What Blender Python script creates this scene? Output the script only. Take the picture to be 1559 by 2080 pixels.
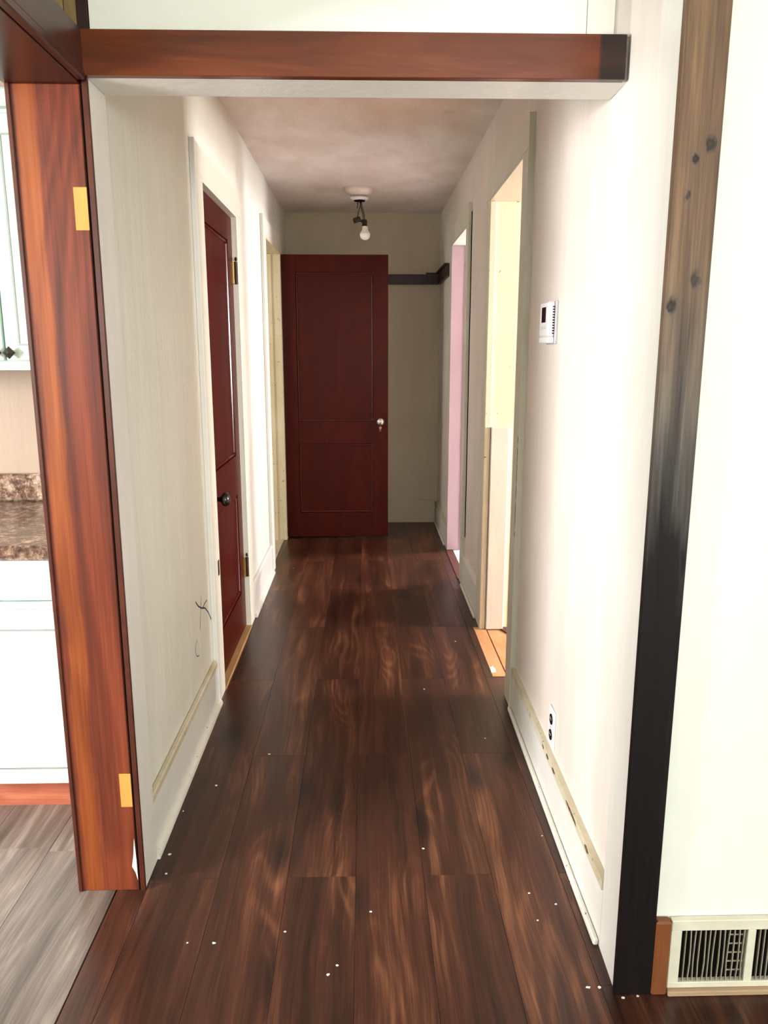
import bpy, bmesh, math, random
from mathutils import Matrix, Vector

for _o in list(bpy.data.objects):
    bpy.data.objects.remove(_o)
SC = bpy.context.scene
COL = SC.collection
random.seed(7)

# ------------------------------------------------------------------ camera
CAM_H = 1.36
F_PX = 1555.0
pitch = math.atan(325.0 / F_PX)
yaw = math.atan(39.5 * math.cos(pitch) / F_PX)
fw = Vector((math.sin(yaw) * math.cos(pitch), math.cos(yaw) * math.cos(pitch), -math.sin(pitch)))
rt = Vector((math.cos(yaw), -math.sin(yaw), 0))
up = rt.cross(fw)
cam_d = bpy.data.cameras.new('camera')
cam_d.sensor_fit = 'HORIZONTAL'
cam_d.sensor_width = 36
cam_d.lens = 36 * F_PX / 1559.0
cam_d.clip_start = 0.02
cam = bpy.data.objects.new('camera', cam_d)
COL.objects.link(cam)
m = Matrix((rt, up, -fw)).transposed().to_4x4()
m.translation = Vector((0, 0, CAM_H))
cam.matrix_world = m
SC.camera = cam

# ------------------------------------------------------------------ world, exposure, window light
SC.view_settings.view_transform = 'Standard'
SC.view_settings.look = 'None'
SC.view_settings.gamma = 1
SC.view_settings.use_curve_mapping = False
SC.view_settings.exposure = 0.68
wd = bpy.data.worlds.new('world')
SC.world = wd
wd.use_nodes = True
wd.node_tree.nodes['Background'].inputs[0].default_value = (0.80, 0.90, 1.0, 1)
wd.node_tree.nodes['Background'].inputs[1].default_value = 1.0


def window_light(name, loc, aim, sx, sy, power, color=(1.0, 0.98, 0.95)):
    """daylight entering through one of the window openings of the house"""
    L = bpy.data.lights.new(name, 'AREA')
    L.shape = 'RECTANGLE'
    L.size = sx
    L.size_y = sy
    L.energy = power
    L.color = color
    o = bpy.data.objects.new(name, L)
    COL.objects.link(o)
    o.location = loc
    o.rotation_euler = Vector(aim).to_track_quat('-Z', 'Z').to_euler()
    return o


window_light('daylight_living_window', (1.3, -3.26, 1.55), (0, 1, 0), 2.2, 1.3, 118, (1.0, 0.99, 0.95))
window_light('daylight_kitchen_window', (-2.05, -1.66, 1.5), (0, 1, 0), 1.1, 1.1, 16, (1.0, 0.99, 0.95))
window_light('daylight_kitchen_side_window', (-3.46, 0.0, 1.5), (1, 0, 0), 1.3, 1.1, 290, (1.0, 0.98, 0.96))
window_light('daylight_right_room_window', (3.76, 2.90, 1.45), (-1, 0, 0), 0.7, 1.2, 300, (1.0, 0.96, 0.93))
window_light('daylight_pink_room_window', (3.26, 5.6, 1.45), (-1, 0, 0), 0.8, 1.2, 270, (1.0, 0.95, 0.95))
window_light('daylight_far_left_room_window', (-2.4, 4.14, 1.5), (0, 1, 0), 0.9, 1.1, 30, (1.0, 0.98, 0.9))


# ------------------------------------------------------------------ materials
def srgb(r, g, b):
    f = lambda c: (c / 255.0 / 12.92) if c / 255.0 <= 0.04045 else ((c / 255.0 + 0.055) / 1.055) ** 2.4
    return (f(r), f(g), f(b), 1)


class NT:
    def __init__(self, name, rough=0.5, spec=0.4):
        self.m = bpy.data.materials.new(name)
        self.m.use_nodes = True
        self.t = self.m.node_tree
        self.b = self.t.nodes['Principled BSDF']
        self.b.inputs['Roughness'].default_value = rough
        self.b.inputs['Specular IOR Level'].default_value = spec

    def n(self, typ, **kw):
        nd = self.t.nodes.new(typ)
        for k, v in kw.items():
            setattr(nd, k, v)
        return nd

    def l(self, a, b):
        self.t.links.new(a, b)

    def coords(self, scale=(1, 1, 1), rand=False, kind='Object', rot=(0, 0, 0)):
        tc = self.n('ShaderNodeTexCoord')
        out = tc.outputs[kind]
        if rand:
            oi = self.n('ShaderNodeObjectInfo')
            mu = self.n('ShaderNodeVectorMath', operation='SCALE')
            cx = self.n('ShaderNodeCombineXYZ')
            self.l(oi.outputs['Random'], cx.inputs[0])
            self.l(oi.outputs['Random'], cx.inputs[1])
            cx.inputs[2].default_value = 0.3
            self.l(cx.outputs[0], mu.inputs[0])
            mu.inputs['Scale'].default_value = 61.0
            ad = self.n('ShaderNodeVectorMath', operation='ADD')
            self.l(out, ad.inputs[0])
            self.l(mu.outputs[0], ad.inputs[1])
            out = ad.outputs[0]
        mp = self.n('ShaderNodeMapping')
        mp.inputs['Scale'].default_value = scale
        mp.inputs['Rotation'].default_value = rot
        self.l(out, mp.inputs[0])
        return mp.outputs[0]

    def noise(self, vec, scale, detail=4, rough=0.55, dist=0.0):
        nd = self.n('ShaderNodeTexNoise')
        self.l(vec, nd.inputs['Vector'])
        nd.inputs['Scale'].default_value = scale
        nd.inputs['Detail'].default_value = detail
        nd.inputs['Roughness'].default_value = rough
        nd.inputs['Distortion'].default_value = dist
        return nd.outputs['Fac']

    def math(self, op, a, b=None, c=None, clamp=False):
        nd = self.n('ShaderNodeMath', operation=op)
        nd.use_clamp = clamp
        for i, v in enumerate((a, b, c)):
            if v is None:
                continue
            if isinstance(v, (int, float)):
                nd.inputs[i].default_value = v
            else:
                self.l(v, nd.inputs[i])
        return nd.outputs[0]

    def ramp(self, fac, stops, interp='LINEAR'):
        nd = self.n('ShaderNodeValToRGB')
        cr = nd.color_ramp
        cr.interpolation = interp
        while len(cr.elements) < len(stops):
            cr.elements.new(0.5)
        for e, (p, c) in zip(cr.elements, stops):
            e.position = p
            e.color = c if len(c) == 4 else (*c, 1)
        self.l(fac, nd.inputs[0])
        return nd.outputs[0]

    def mix(self, fac, a, b, mode='MIX'):
        nd = self.n('ShaderNodeMix', data_type='RGBA', blend_type=mode)
        for idx, v in ((0, fac), (6, a), (7, b)):
            if isinstance(v, (int, float)):
                nd.inputs[idx].default_value = v
            elif isinstance(v, tuple):
                nd.inputs[idx].default_value = v if len(v) == 4 else (*v, 1)
            else:
                self.l(v, nd.inputs[idx])
        return nd.outputs[2]

    def color(self, sock):
        if isinstance(sock, tuple):
            self.b.inputs['Base Color'].default_value = sock
        else:
            self.l(sock, self.b.inputs['Base Color'])

    def bump(self, height, strength=0.2, dist=0.01):
        nd = self.n('ShaderNodeBump')
        nd.inputs['Strength'].default_value = strength
        nd.inputs['Distance'].default_value = dist
        self.l(height, nd.inputs['Height'])
        self.l(nd.outputs[0], self.b.inputs['Normal'])


W = (1, 1, 1, 1)
K = (0, 0, 0, 1)


def plain(name, col, rough=0.5, spec=0.4, metal=0.0, vary=0.05):
    t = NT(name, rough, spec)
    t.b.inputs['Metallic'].default_value = metal
    v = t.noise(t.coords(), 9, 3)
    dark = tuple(c * (1 - vary * 2) for c in col[:3]) + (1,)
    lite = tuple(min(1, c * (1 + vary)) for c in col[:3]) + (1,)
    t.color(t.ramp(v, [(0.3, dark), (0.7, lite)]))
    return t.m


def paint(name, col, blot, rough=0.55, amount=0.5, streak=(6, 6, 1.0), chips=0.0, bump=0.15):
    """brushed wall paint: patchy tint, trowel streaks, optional small chips"""
    t = NT(name, rough, 0.35)
    v = t.coords(kind='Object')
    big = t.noise(v, 1.7, 3, 0.5, 0.4)
    st = t.noise(t.coords(streak), 2.5, 5, 0.6, 0.3)
    f = t.math('MULTIPLY_ADD', big, 0.6, t.math('MULTIPLY', st, 0.4))
    c = t.ramp(f, [(0.35, col), (0.35 + 0.5 * (1.2 - amount), blot)])
    if chips > 0:
        cn = t.noise(v, 42, 3, 0.7)
        cm = t.ramp(cn, [(0.70 - chips * 0.1, K), (0.73 - chips * 0.1, W)])
        c = t.mix(cm, c, srgb(120, 105, 80))
    t.color(c)
    t.bump(t.math('ADD', st, t.math('MULTIPLY', t.noise(v, 60, 2), 0.15)), bump, 0.02)
    return t.m


def wood(name, axis, stops, rough=0.4, spec=0.4, across=13, along=1.1, knots=0.0, rand=True, vary=0.35, bump=0.1, rings=9.0, fine=0.3):
    t = NT(name, rough, spec)
    sc = [across] * 3
    sc[axis] = along
    v = t.coords(tuple(sc), rand)
    vl = t.coords(tuple((0.28 * s if i != axis else 1.25) for i, s in enumerate(sc)), rand)
    n0 = t.noise(vl, 0.9, 2, 0.5, 0.7)
    ring = t.math('MULTIPLY_ADD', t.math('SINE', t.math('MULTIPLY', n0, rings * 6.28)), 0.5, 0.5)
    n1 = t.noise(v, 0.55, 5, 0.6, 0.8)
    sf = [150] * 3
    sf[axis] = 3.5
    n2 = t.noise(t.coords(tuple(sf), rand), 1.0, 4, 0.7)
    f = t.math('ADD', t.math('MULTIPLY', n1, 0.72), t.math('ADD', t.math('MULTIPLY', ring, 0.13), t.math('MULTIPLY', n2, fine)))
    f = t.math('SUBTRACT', f, 0.065 + fine * 0.5 - 0.14)
    c = t.ramp(f, stops)
    if knots > 0:
        sk = [5.2] * 3
        sk[axis] = 1.9
        vo = t.n('ShaderNodeTexVoronoi')
        t.l(t.coords(tuple(sk), rand), vo.inputs['Vector'])
        vo.inputs['Scale'].default_value = 1.0
        d = t.math('ADD', vo.outputs['Distance'], t.math('MULTIPLY', t.noise(v, 1.2, 3), 0.16))
        km = t.ramp(d, [(0.13, W), (0.26, K)])
        c = t.mix(t.math('MULTIPLY', km, knots), c, tuple(x * 0.22 for x in stops[0][1][:3]) + (1,))
    if rand:
        oi = t.n('ShaderNodeObjectInfo')
        br = t.math('MULTIPLY_ADD', oi.outputs['Random'], vary, 1 - vary * 0.5)
        hs = t.n('ShaderNodeHueSaturation')
        t.l(br, hs.inputs['Value'])
        t.l(c, hs.inputs['Color'])
        c = hs.outputs[0]
    t.color(c)
    if bump:
        t.bump(n2, bump, 0.004)
    return t.m


M = {}
M['wall_l'] = paint('cream_wall_paint', srgb(226, 226, 216), srgb(213, 213, 200), 0.5, 0.5, (3.5, 3.5, 0.5), 0, 0.25)
M['wall_r'] = paint('rosy_white_wall_paint', srgb(228, 220, 213), srgb(213, 203, 194), 0.5, 0.5, (5, 5, 0.7), 0, 0.12)
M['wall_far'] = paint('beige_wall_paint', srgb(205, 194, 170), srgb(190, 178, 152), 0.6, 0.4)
M['wall_front'] = paint('pale_green_white_wall_paint', srgb(236, 238, 229), srgb(226, 229, 218), 0.5, 0.4, (4, 4, 2), 0, 0.08)
M['ceil'] = paint('patched_ceiling_plaster', srgb(238, 231, 226), srgb(212, 194, 181), 0.7, 0.6, (2.5, 1.2, 2), 0, 0.3)
M['white'] = paint('white_trim_paint', srgb(230, 229, 224), srgb(216, 214, 206), 0.35, 0.4, (9, 9, 1.2), 0.0, 0.08)
M['white_chip'] = paint('chipped_white_trim_paint', srgb(228, 226, 217), srgb(212, 210, 197), 0.4, 0.5, (9, 9, 1.2), 0.25, 0.1)
M['green_white'] = paint('worn_greenish_white_trim_paint', srgb(222, 220, 207), srgb(208, 208, 193), 0.4, 0.5, (12, 12, 1.2), 0.0, 0.1)
M['dirty_cap'] = paint('dirty_beige_trim_paint', srgb(220, 214, 194), srgb(190, 181, 152), 0.5, 0.7, (9, 5, 9), 0.5, 0.15)
M['cream'] = paint('pale_yellow_jamb_paint', srgb(240, 231, 212), srgb(232, 221, 199), 0.45, 0.4, (6, 6, 1), 0.1, 0.06)
M['cream_old'] = paint('yellowed_old_jamb_paint', srgb(230, 220, 190), srgb(204, 190, 150), 0.5, 0.6, (14, 14, 1), 0.5, 0.2)
M['pink'] = paint('pink_jamb_paint', srgb(208, 188, 200), srgb(197, 175, 189), 0.45, 0.5, (7, 7, 1), 0.0, 0.08)
M['kitchen_wall'] = paint('beige_kitchen_wall_paint', srgb(164, 146, 130), srgb(155, 136, 119), 0.6, 0.4)
M['room'] = paint('plain_room_wall_paint', srgb(196, 188, 172), srgb(184, 175, 158), 0.6, 0.4)
M['pink_room'] = paint('pale_pink_room_paint', srgb(196, 176, 186), srgb(186, 165, 176), 0.6, 0.4)



def plank_material(name, dark, mid, lite, knot, rough=0.32, spec=0.4, vary=0.4, contrast=1.0):
    """laminate plank: straight fibres, cathedral contour lines in paler heartwood patches, dark knots; grain along y"""
    t = NT(name, rough, spec)
    warp = t.noise(t.coords((5.0, 1.3, 1), True), 1.0, 2, 0.5)
    base = t.coords((1, 1, 1), True)
    cx = t.n('ShaderNodeCombineXYZ')
    t.l(t.math('MULTIPLY_ADD', warp, 0.09, -0.045), cx.inputs[0])
    ad = t.n('ShaderNodeVectorMath', operation='ADD')
    t.l(base, ad.inputs[0])
    t.l(cx.outputs[0], ad.inputs[1])

    def stretch(sx, sy):
        mp = t.n('ShaderNodeMapping')
        mp.inputs['Scale'].default_value = (sx, sy, 1)
        t.l(ad.outputs[0], mp.inputs[0])
        return mp.outputs[0]
    streak = t.noise(stretch(34, 0.9), 1.0, 5, 0.65)
    fibre = t.noise(stretch(260, 7), 1.0, 3, 0.7)
    patch = t.noise(stretch(9, 1.7), 1.0, 3, 0.5)
    n0 = t.noise(stretch(6.5, 1.15), 1.0, 1, 0.4)
    ring = t.math('POWER', t.math('MULTIPLY_ADD', t.math('SINE', t.math('MULTIPLY', n0, 95.0)), 0.5, 0.5), 2.2)
    pm = t.ramp(patch, [(0.50, K), (0.70, W)])
    f = t.math('ADD', t.math('MULTIPLY', streak, 0.52), t.math('MULTIPLY', fibre, 0.28))
    f = t.math('ADD', f, t.math('MULTIPLY', patch, 0.30))
    f = t.math('ADD', f, t.math('MULTIPLY', t.math('MULTIPLY', ring, pm), 0.13))
    c = t.ramp(f, [(0.40, dark), (0.58, mid), (0.86, lite)])
    vo = t.n('ShaderNodeTexVoronoi')
    t.l(stretch(4.2, 1.7), vo.inputs['Vector'])
    vo.inputs['Scale'].default_value = 1.0
    d = t.math('ADD', vo.outputs['Distance'], t.math('MULTIPLY', streak, 0.22))
    km = t.ramp(d, [(0.17, W), (0.33, K)])
    c = t.mix(t.math('MULTIPLY', km, 0.85), c, knot)
    oi = t.n('ShaderNodeObjectInfo')
    hs = t.n('ShaderNodeHueSaturation')
    t.l(t.math('MULTIPLY_ADD', oi.outputs['Random'], vary, 1 - vary * 0.5), hs.inputs['Value'])
    t.l(c, hs.inputs['Color'])
    t.color(hs.outputs[0])
    t.bump(fibre, 0.06, 0.003)
    return t.m


M['plank'] = plank_material('dark_walnut_laminate', srgb(36, 20, 15), srgb(72, 41, 29), srgb(138, 92, 62), srgb(22, 14, 13))
M['grey_plank'] = plank_material('grey_weathered_oak_laminate', srgb(66, 58, 54), srgb(116, 104, 97), srgb(176, 164, 155), srgb(50, 44, 42), 0.35, 0.4, 0.2)
M['orange_floor'] = wood('raw_orange_wood', 1, [(0.25, srgb(182, 128, 88)), (0.5, srgb(206, 154, 110)), (0.8, srgb(222, 178, 136))], 0.5, 0.3, across=10, along=1.2, knots=0.0, vary=0.1)
M['red_door'] = wood('red_mahogany_varnish', 2, [(0.2, srgb(50, 9, 4)), (0.5, srgb(64, 13, 5)), (0.8, srgb(78, 19, 8))], 0.36, 0.10, across=12, along=0.8, rand=True, vary=0.12, bump=0.03)
M['red_gloss'] = wood('glossy_red_mahogany_moulding', 2, [(0.2, srgb(58, 11, 5)), (0.8, srgb(86, 22, 10))], 0.26, 0.5, across=12, along=0.8, rand=True, vary=0.1, bump=0)
M['red_trim'] = wood('red_brown_fir_varnish', 0, [(0.2, srgb(84, 34, 14)), (0.5, srgb(116, 52, 22)), (0.8, srgb(142, 72, 32))], 0.3, 0.45, across=9, along=0.9, rand=False, bump=0.03)
M['red_trim_y'] = wood('dark_red_fir_varnish', 1, [(0.2, srgb(52, 23, 15)), (0.5, srgb(68, 31, 20)), (0.8, srgb(86, 41, 26))], 0.32, 0.4, across=9, along=0.9, rand=False, bump=0.03)
M['raw_board'] = wood('raw_yellow_pine', 2, [(0.2, srgb(104, 86, 52)), (0.6, srgb(136, 116, 74)), (0.9, srgb(154, 136, 96))], 0.6, 0.3, rand=True, vary=0.2)
M['dark_rail'] = wood('dark_brown_stained_wood', 0, [(0.2, srgb(30, 16, 14)), (0.8, srgb(52, 30, 26))], 0.4, 0.4, rand=False)
M['brown_block'] = wood('brown_wood_block', 2, [(0.2, srgb(98, 54, 28)), (0.8, srgb(138, 82, 44))], 0.45, 0.4, rand=False)
M['tan_strip'] = wood('worn_tan_wood_strip', 0, [(0.2, srgb(140, 112, 88)), (0.8, srgb(200, 172, 140))], 0.6, 0.3, rand=False, knots=0.3)
M['threshold'] = wood('worn_yellow_brown_wood', 1, [(0.2, srgb(120, 84, 48)), (0.8, srgb(184, 146, 96))], 0.5, 0.3, rand=False)
M['toe'] = wood('red_brown_toe_kick_wood', 0, [(0.2, srgb(104, 44, 32)), (0.5, srgb(160, 88, 66)), (0.85, srgb(214, 150, 112))], 0.35, 0.4, rand=False)


def post_material():
    """red fir jamb: orange sapwood streak beside red-brown heartwood"""
    t = NT('orange_streaked_red_fir', 0.4, 0.3)
    v = t.coords((10, 10, 0.9))
    n1 = t.noise(t.coords((34, 34, 1.1)), 0.8, 5, 0.6, 0.25)
    n2 = t.noise(t.coords((160, 160, 3.5)), 1.0, 4, 0.7)
    n0 = t.noise(t.coords((2.6, 2.6, 0.55)), 1.4, 2, 0.5, 0.8)
    ring = t.math('MULTIPLY_ADD', t.math('SINE', t.math('MULTIPLY', n0, 60)), 0.5, 0.5)
    f = t.math('ADD', t.math('MULTIPLY', n1, 0.65), t.math('ADD', t.math('MULTIPLY', n2, 0.38), t.math('MULTIPLY', ring, 0.12)))
    red = t.ramp(f, [(0.38, srgb(64, 27, 16)), (0.55, srgb(90, 39, 23)), (0.75, srgb(116, 55, 33))])
    ora = t.ramp(f, [(0.38, srgb(90, 41, 17)), (0.55, srgb(114, 56, 24)), (0.75, srgb(138, 74, 35))])
    sx = t.n('ShaderNodeSeparateXYZ')
    t.l(t.coords(), sx.inputs[0])
    w = t.math('ADD', sx.outputs[0], t.math('MULTIPLY_ADD', t.noise(t.coords((1, 1, 1)), 2.2, 3), 0.06, -0.03))
    band = t.ramp(t.math('MULTIPLY_ADD', w, 6.0, 0.5), [(0.13, K), (0.17, W), (0.38, W), (0.42, K)])
    t.color(t.mix(band, red, ora))
    t.bump(n2, 0.05, 0.004)
    return t.m


M['post'] = post_material()


KNOTS = [(0.0203, 1.708, 0.0085, 0.8), (-0.004, 1.684, 0.005, 0.95), (0.0126, 1.486, 0.008, 0.75), (-0.0276, 1.440, 0.008, 0.95), (-0.0135, 1.624, 0.004, 0.7)]


def weathered_board():
    """board stained black low down, bare brown and grey-green towards the top"""
    t = NT('half_stained_weathered_board', 0.5, 0.2)
    v = t.coords((42, 42, 1.3))
    n1 = t.noise(v, 0.8, 6, 0.62, 0.6)
    n2 = t.noise(t.coords((170, 170, 5)), 1.0, 4, 0.7)
    f = t.math('ADD', t.math('MULTIPLY', n1, 0.75), t.math('MULTIPLY', n2, 0.25))
    brown = t.ramp(f, [(0.34, srgb(54, 42, 34)), (0.5, srgb(108, 85, 66)), (0.68, srgb(150, 118, 86))])
    grey = t.ramp(f, [(0.32, srgb(48, 44, 42)), (0.52, srgb(92, 86, 80)), (0.7, srgb(128, 130, 124))])
    black = t.ramp(f, [(0.35, srgb(10, 8, 9)), (0.55, srgb(20, 14, 14)), (0.75, srgb(46, 29, 26))])
    sx = t.n('ShaderNodeSeparateXYZ')
    t.l(t.coords(), sx.inputs[0])
    z = t.math('ADD', sx.outputs[2], t.math('MULTIPLY_ADD', t.noise(t.coords((9, 9, 1.5)), 1.0, 4, 0.6, 0.8), 0.9, -0.45))
    c = t.mix(t.ramp(t.math('MULTIPLY', z, 0.5), [(0.58, K), (0.80, W)]), grey, brown)
    c = t.mix(t.ramp(t.math('MULTIPLY', z, 0.5), [(0.46, K), (0.64, W)]), black, c)
    # knots of this board: (x, z, radius, darkness)
    wob = t.math('MULTIPLY_ADD', t.noise(t.coords((70, 70, 40)), 1.0, 3), 0.024, -0.012)
    for kx, kz, kr, ka in KNOTS:
        dx = t.math('ADD', t.math('SUBTRACT', sx.outputs[0], kx), wob)
        dz = t.math('MULTIPLY', t.math('ADD', t.math('SUBTRACT', sx.outputs[2], kz), wob), 0.6)
        d = t.math('SQRT', t.math('ADD', t.math('MULTIPLY', dx, dx), t.math('MULTIPLY', dz, dz)))
        dn = t.math('DIVIDE', d, kr)
        halo = t.ramp(t.math('MULTIPLY', dn, 0.4), [(0.25, W), (0.95, K)])
        c = t.mix(t.math('MULTIPLY', halo, 0.45 * ka), c, srgb(84, 82, 78))
        core = t.ramp(t.math('MULTIPLY', dn, 0.5), [(0.0, (0.75, 0.75, 0.75, 1)), (0.28, W), (0.68, K)])
        c = t.mix(t.math('MULTIPLY', core, ka), c, srgb(26, 22, 20))
    t.color(c)
    t.bump(n2, 0.15, 0.004)
    return t.m


M['dark_board'] = weathered_board()


def beam_material():
    """red-brown beam board with an unvarnished blackened end"""
    t = NT('red_brown_beam_varnish', 0.28, 0.45)
    n1 = t.noise(t.coords((1.0, 9, 9)), 1.6, 5, 0.6, 1.2)
    n2 = t.noise(t.coords((3.5, 120, 120)), 1.0, 4, 0.7)
    f = t.math('ADD', t.math('MULTIPLY', n1, 0.8), t.math('MULTIPLY', n2, 0.2))
    c = t.ramp(f, [(0.3, srgb(72, 31, 14)), (0.5, srgb(98, 46, 21)), (0.7, srgb(122, 64, 32))])
    sx = t.n('ShaderNodeSeparateXYZ')
    t.l(t.coords(), sx.inputs[0])
    e = t.ramp(sx.outputs[0], [(0.488, K), (0.494, W)])
    c = t.mix(e, c, t.ramp(n1, [(0.35, srgb(28, 18, 18)), (0.66, srgb(58, 36, 30))]))
    t.color(c)
    return t.m


M['beam'] = beam_material()


def granite():
    t = NT('brown_speckled_laminate_counter', 0.18, 0.5)
    v = t.coords()
    a = t.noise(v, 55, 6, 0.75)
    b = t.noise(v, 16, 5, 0.6, 0.6)
    f = t.math('ADD', t.math('MULTIPLY', a, 0.65), t.math('MULTIPLY', b, 0.35))
    t.color(t.ramp(f, [(0.36, srgb(44, 32, 28)), (0.47, srgb(92, 70, 58)), (0.55, srgb(146, 122, 104)), (0.66, srgb(206, 190, 172))]))
    return t.m


M['granite'] = granite()


def distressed(name, col, wear, amt):
    t = NT(name, 0.4, 0.4)
    v = t.coords((3, 3, 1.2))
    f = t.noise(v, 4, 5, 0.65, 0.5)
    t.color(t.ramp(f, [(0.35, col), (0.5 + 0.3 * (1 - amt), wear)]))
    return t.m


M['mint'] = distressed('distressed_mint_white_cabinet_paint', srgb(190, 212, 200), srgb(158, 184, 172), 0.7)
M['cab_white'] = distressed('cool_white_cabinet_paint', srgb(238, 242, 240), srgb(226, 234, 232), 0.4)
M['groove_tone'] = plain('grey_green_groove_tone', srgb(128, 140, 134), 0.5)  # grey-green tone of the strips that draw the panel grooves
M['black_iron'] = plain('black_enamel_metal', srgb(16, 14, 15), 0.22, 0.6)
M['pewter'] = plain('dark_pewter', srgb(70, 68, 68), 0.3, 0.6, 0.7)
M['rust'] = plain('painted_over_rusty_hinge_steel', srgb(52, 42, 34), 0.5, 0.5, 0.4, 0.2)
M['brass'] = plain('aged_brass', srgb(176, 142, 82), 0.35, 0.5, 0.8, 0.12)
M['nickel'] = plain('satin_nickel', srgb(214, 206, 200), 0.25, 0.5, 0.85)
M['plastic'] = plain('white_plastic', srgb(232, 230, 232), 0.35, 0.45, 0, 0.02)
M['plastic_grey'] = plain('light_grey_plastic', srgb(196, 194, 202), 0.4, 0.4, 0, 0.02)
M['screen'] = plain('black_display', srgb(22, 18, 24), 0.15, 0.5)
M['dark'] = plain('matt_near_black', srgb(14, 11, 10), 0.9, 0.1)  # near-black; on the gap strips it stands in for shade
M['old_metal'] = plain('dirty_cream_enamel_metal', srgb(224, 220, 200), 0.4, 0.4, 0, 0.1)
M['slat'] = plain('dusty_grey_slat_enamel', srgb(176, 168, 148), 0.45, 0.4, 0, 0.15)
M['wire'] = plain('black_wire_insulation', srgb(26, 18, 16), 0.5, 0.4)
M['bulb'] = plain('milky_bulb_plastic', srgb(240, 236, 236), 0.35, 0.4, 0, 0.01)
M['bulb_neck'] = plain('pale_bulb_collar', srgb(226, 220, 206), 0.4, 0.4, 0, 0.01)
M['plaster'] = plain('old_white_fixture_enamel', srgb(226, 214, 202), 0.5, 0.4, 0, 0.06)
M['mortise'] = wood('bare_yellow_wood', 2, [(0.2, srgb(170, 112, 48)), (0.8, srgb(206, 152, 76))], 0.6, 0.3, rand=False)
M['chip'] = plain('white_paint_flake', srgb(240, 238, 232), 0.6, 0.3)
M['ink'] = plain('violet_ink', srgb(72, 56, 92), 0.6, 0.3)
M['white_floor'] = plain('white_sheet_floor', srgb(236, 232, 236), 0.3, 0.4)
M['tan_floor'] = plain('pale_tan_sheet_floor', srgb(208, 194, 172), 0.35, 0.4, 0, 0.1)
M['mahogany_scrap'] = plain('dark_red_brown_scrap', srgb(84, 48, 38), 0.45, 0.4)


# ------------------------------------------------------------------ mesh helpers
def loc_of(parent):
    p = Vector((0, 0, 0))
    while parent is not None:
        p += parent.location
        parent = parent.parent
    return p


def finish(name, bm, mat, parent=None, origin=None, smooth=False):
    """link the bmesh (world coordinates) as one object; its origin is its base centre"""
    bmesh.ops.recalc_face_normals(bm, faces=bm.faces)
    if origin is None:
        xs = [v.co.x for v in bm.verts]
        ys = [v.co.y for v in bm.verts]
        zs = [v.co.z for v in bm.verts]
        origin = Vector(((min(xs) + max(xs)) / 2, (min(ys) + max(ys)) / 2, min(zs)))
    origin = Vector(origin)
    bmesh.ops.translate(bm, verts=bm.verts, vec=-origin)
    me = bpy.data.meshes.new(name)
    bm.to_mesh(me)
    bm.free()
    me.materials.append(M[mat] if isinstance(mat, str) else mat)
    if smooth:
        for p in me.polygons:
            p.use_smooth = True
    o = bpy.data.objects.new(name, me)
    COL.objects.link(o)
    if parent is not None:
        o.parent = parent
        o.location = origin - loc_of(parent)
    else:
        o.location = origin
    return o


def hexa(bm, p, bevel=0.0):
    """p: 8 corners, bottom 4 then top 4 (same order)"""
    vs = [bm.verts.new(q) for q in p]
    fs = [bm.faces.new([vs[i] for i in f]) for f in ((0, 1, 2, 3), (7, 6, 5, 4), (0, 4, 5, 1), (1, 5, 6, 2), (2, 6, 7, 3), (3, 7, 4, 0))]
    if bevel > 0:
        ed = set(e for f in fs for e in f.edges)
        bmesh.ops.bevel(bm, geom=list(ed), offset=bevel, segments=1, affect='EDGES', profile=0.5)


def box(bm, x0, x1, y0, y1, z0, z1, bevel=0.0):
    hexa(bm, [(x0, y0, z0), (x1, y0, z0), (x1, y1, z0), (x0, y1, z0), (x0, y0, z1), (x1, y0, z1), (x1, y1, z1), (x0, y1, z1)], bevel)


def B(name, x0, x1, y0, y1, z0, z1, mat, parent=None, bevel=0.0, origin=None):
    bm = bmesh.new()
    box(bm, x0, x1, y0, y1, z0, z1, bevel)
    return finish(name, bm, mat, parent, origin)


def lathe(bm, prof, c, axis='z', seg=24):
    """prof: list of (radius, height) ; axis: direction heights run along"""
    rings = []
    for r, h in prof:
        ring = []
        for k in range(seg):
            a = 2 * math.pi * k / seg
            u, v = r * math.cos(a), r * math.sin(a)
            if axis == 'z':
                q = (c[0] + u, c[1] + v, c[2] + h)
            elif axis == 'x':
                q = (c[0] + h, c[1] + u, c[2] + v)
            else:
                q = (c[0] + u, c[1] + h, c[2] + v)
            ring.append(bm.verts.new(q))
        rings.append(ring)
    for a, b in zip(rings, rings[1:]):
        for k in range(seg):
            bm.faces.new((a[k], a[(k + 1) % seg], b[(k + 1) % seg], b[k]))
    bm.faces.new(rings[0])
    bm.faces.new(rings[-1])


def L(name, prof, c, mat, parent=None, axis='z', seg=24):
    bm = bmesh.new()
    lathe(bm, prof, c, axis, seg)
    o = finish(name, bm, mat, parent, smooth=True)
    md = o.modifiers.new('edge', 'EDGE_SPLIT')
    md.split_angle = math.radians(40)
    return o


def tube(bm, pts, r, seg=8):
    pts = [Vector(p) for p in pts]
    rings = []
    for i, p in enumerate(pts):
        d = (pts[min(i + 1, len(pts) - 1)] - pts[max(i - 1, 0)]).normalized()
        a = d.cross(Vector((0.3, 1, 0.2))).normalized()
        b = d.cross(a)
        rings.append([bm.verts.new(p + (a * math.cos(2 * math.pi * k / seg) + b * math.sin(2 * math.pi * k / seg)) * r) for k in range(seg)])
    for a, b in zip(rings, rings[1:]):
        for k in range(seg):
            bm.faces.new((a[k], a[(k + 1) % seg], b[(k + 1) % seg], b[k]))
    bm.faces.new(rings[0])
    bm.faces.new(rings[-1])


def empty(name, loc):
    o = bpy.data.objects.new(name, None)
    o.empty_display_size = 0.1
    COL.objects.link(o)
    o.location = loc
    return o


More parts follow.
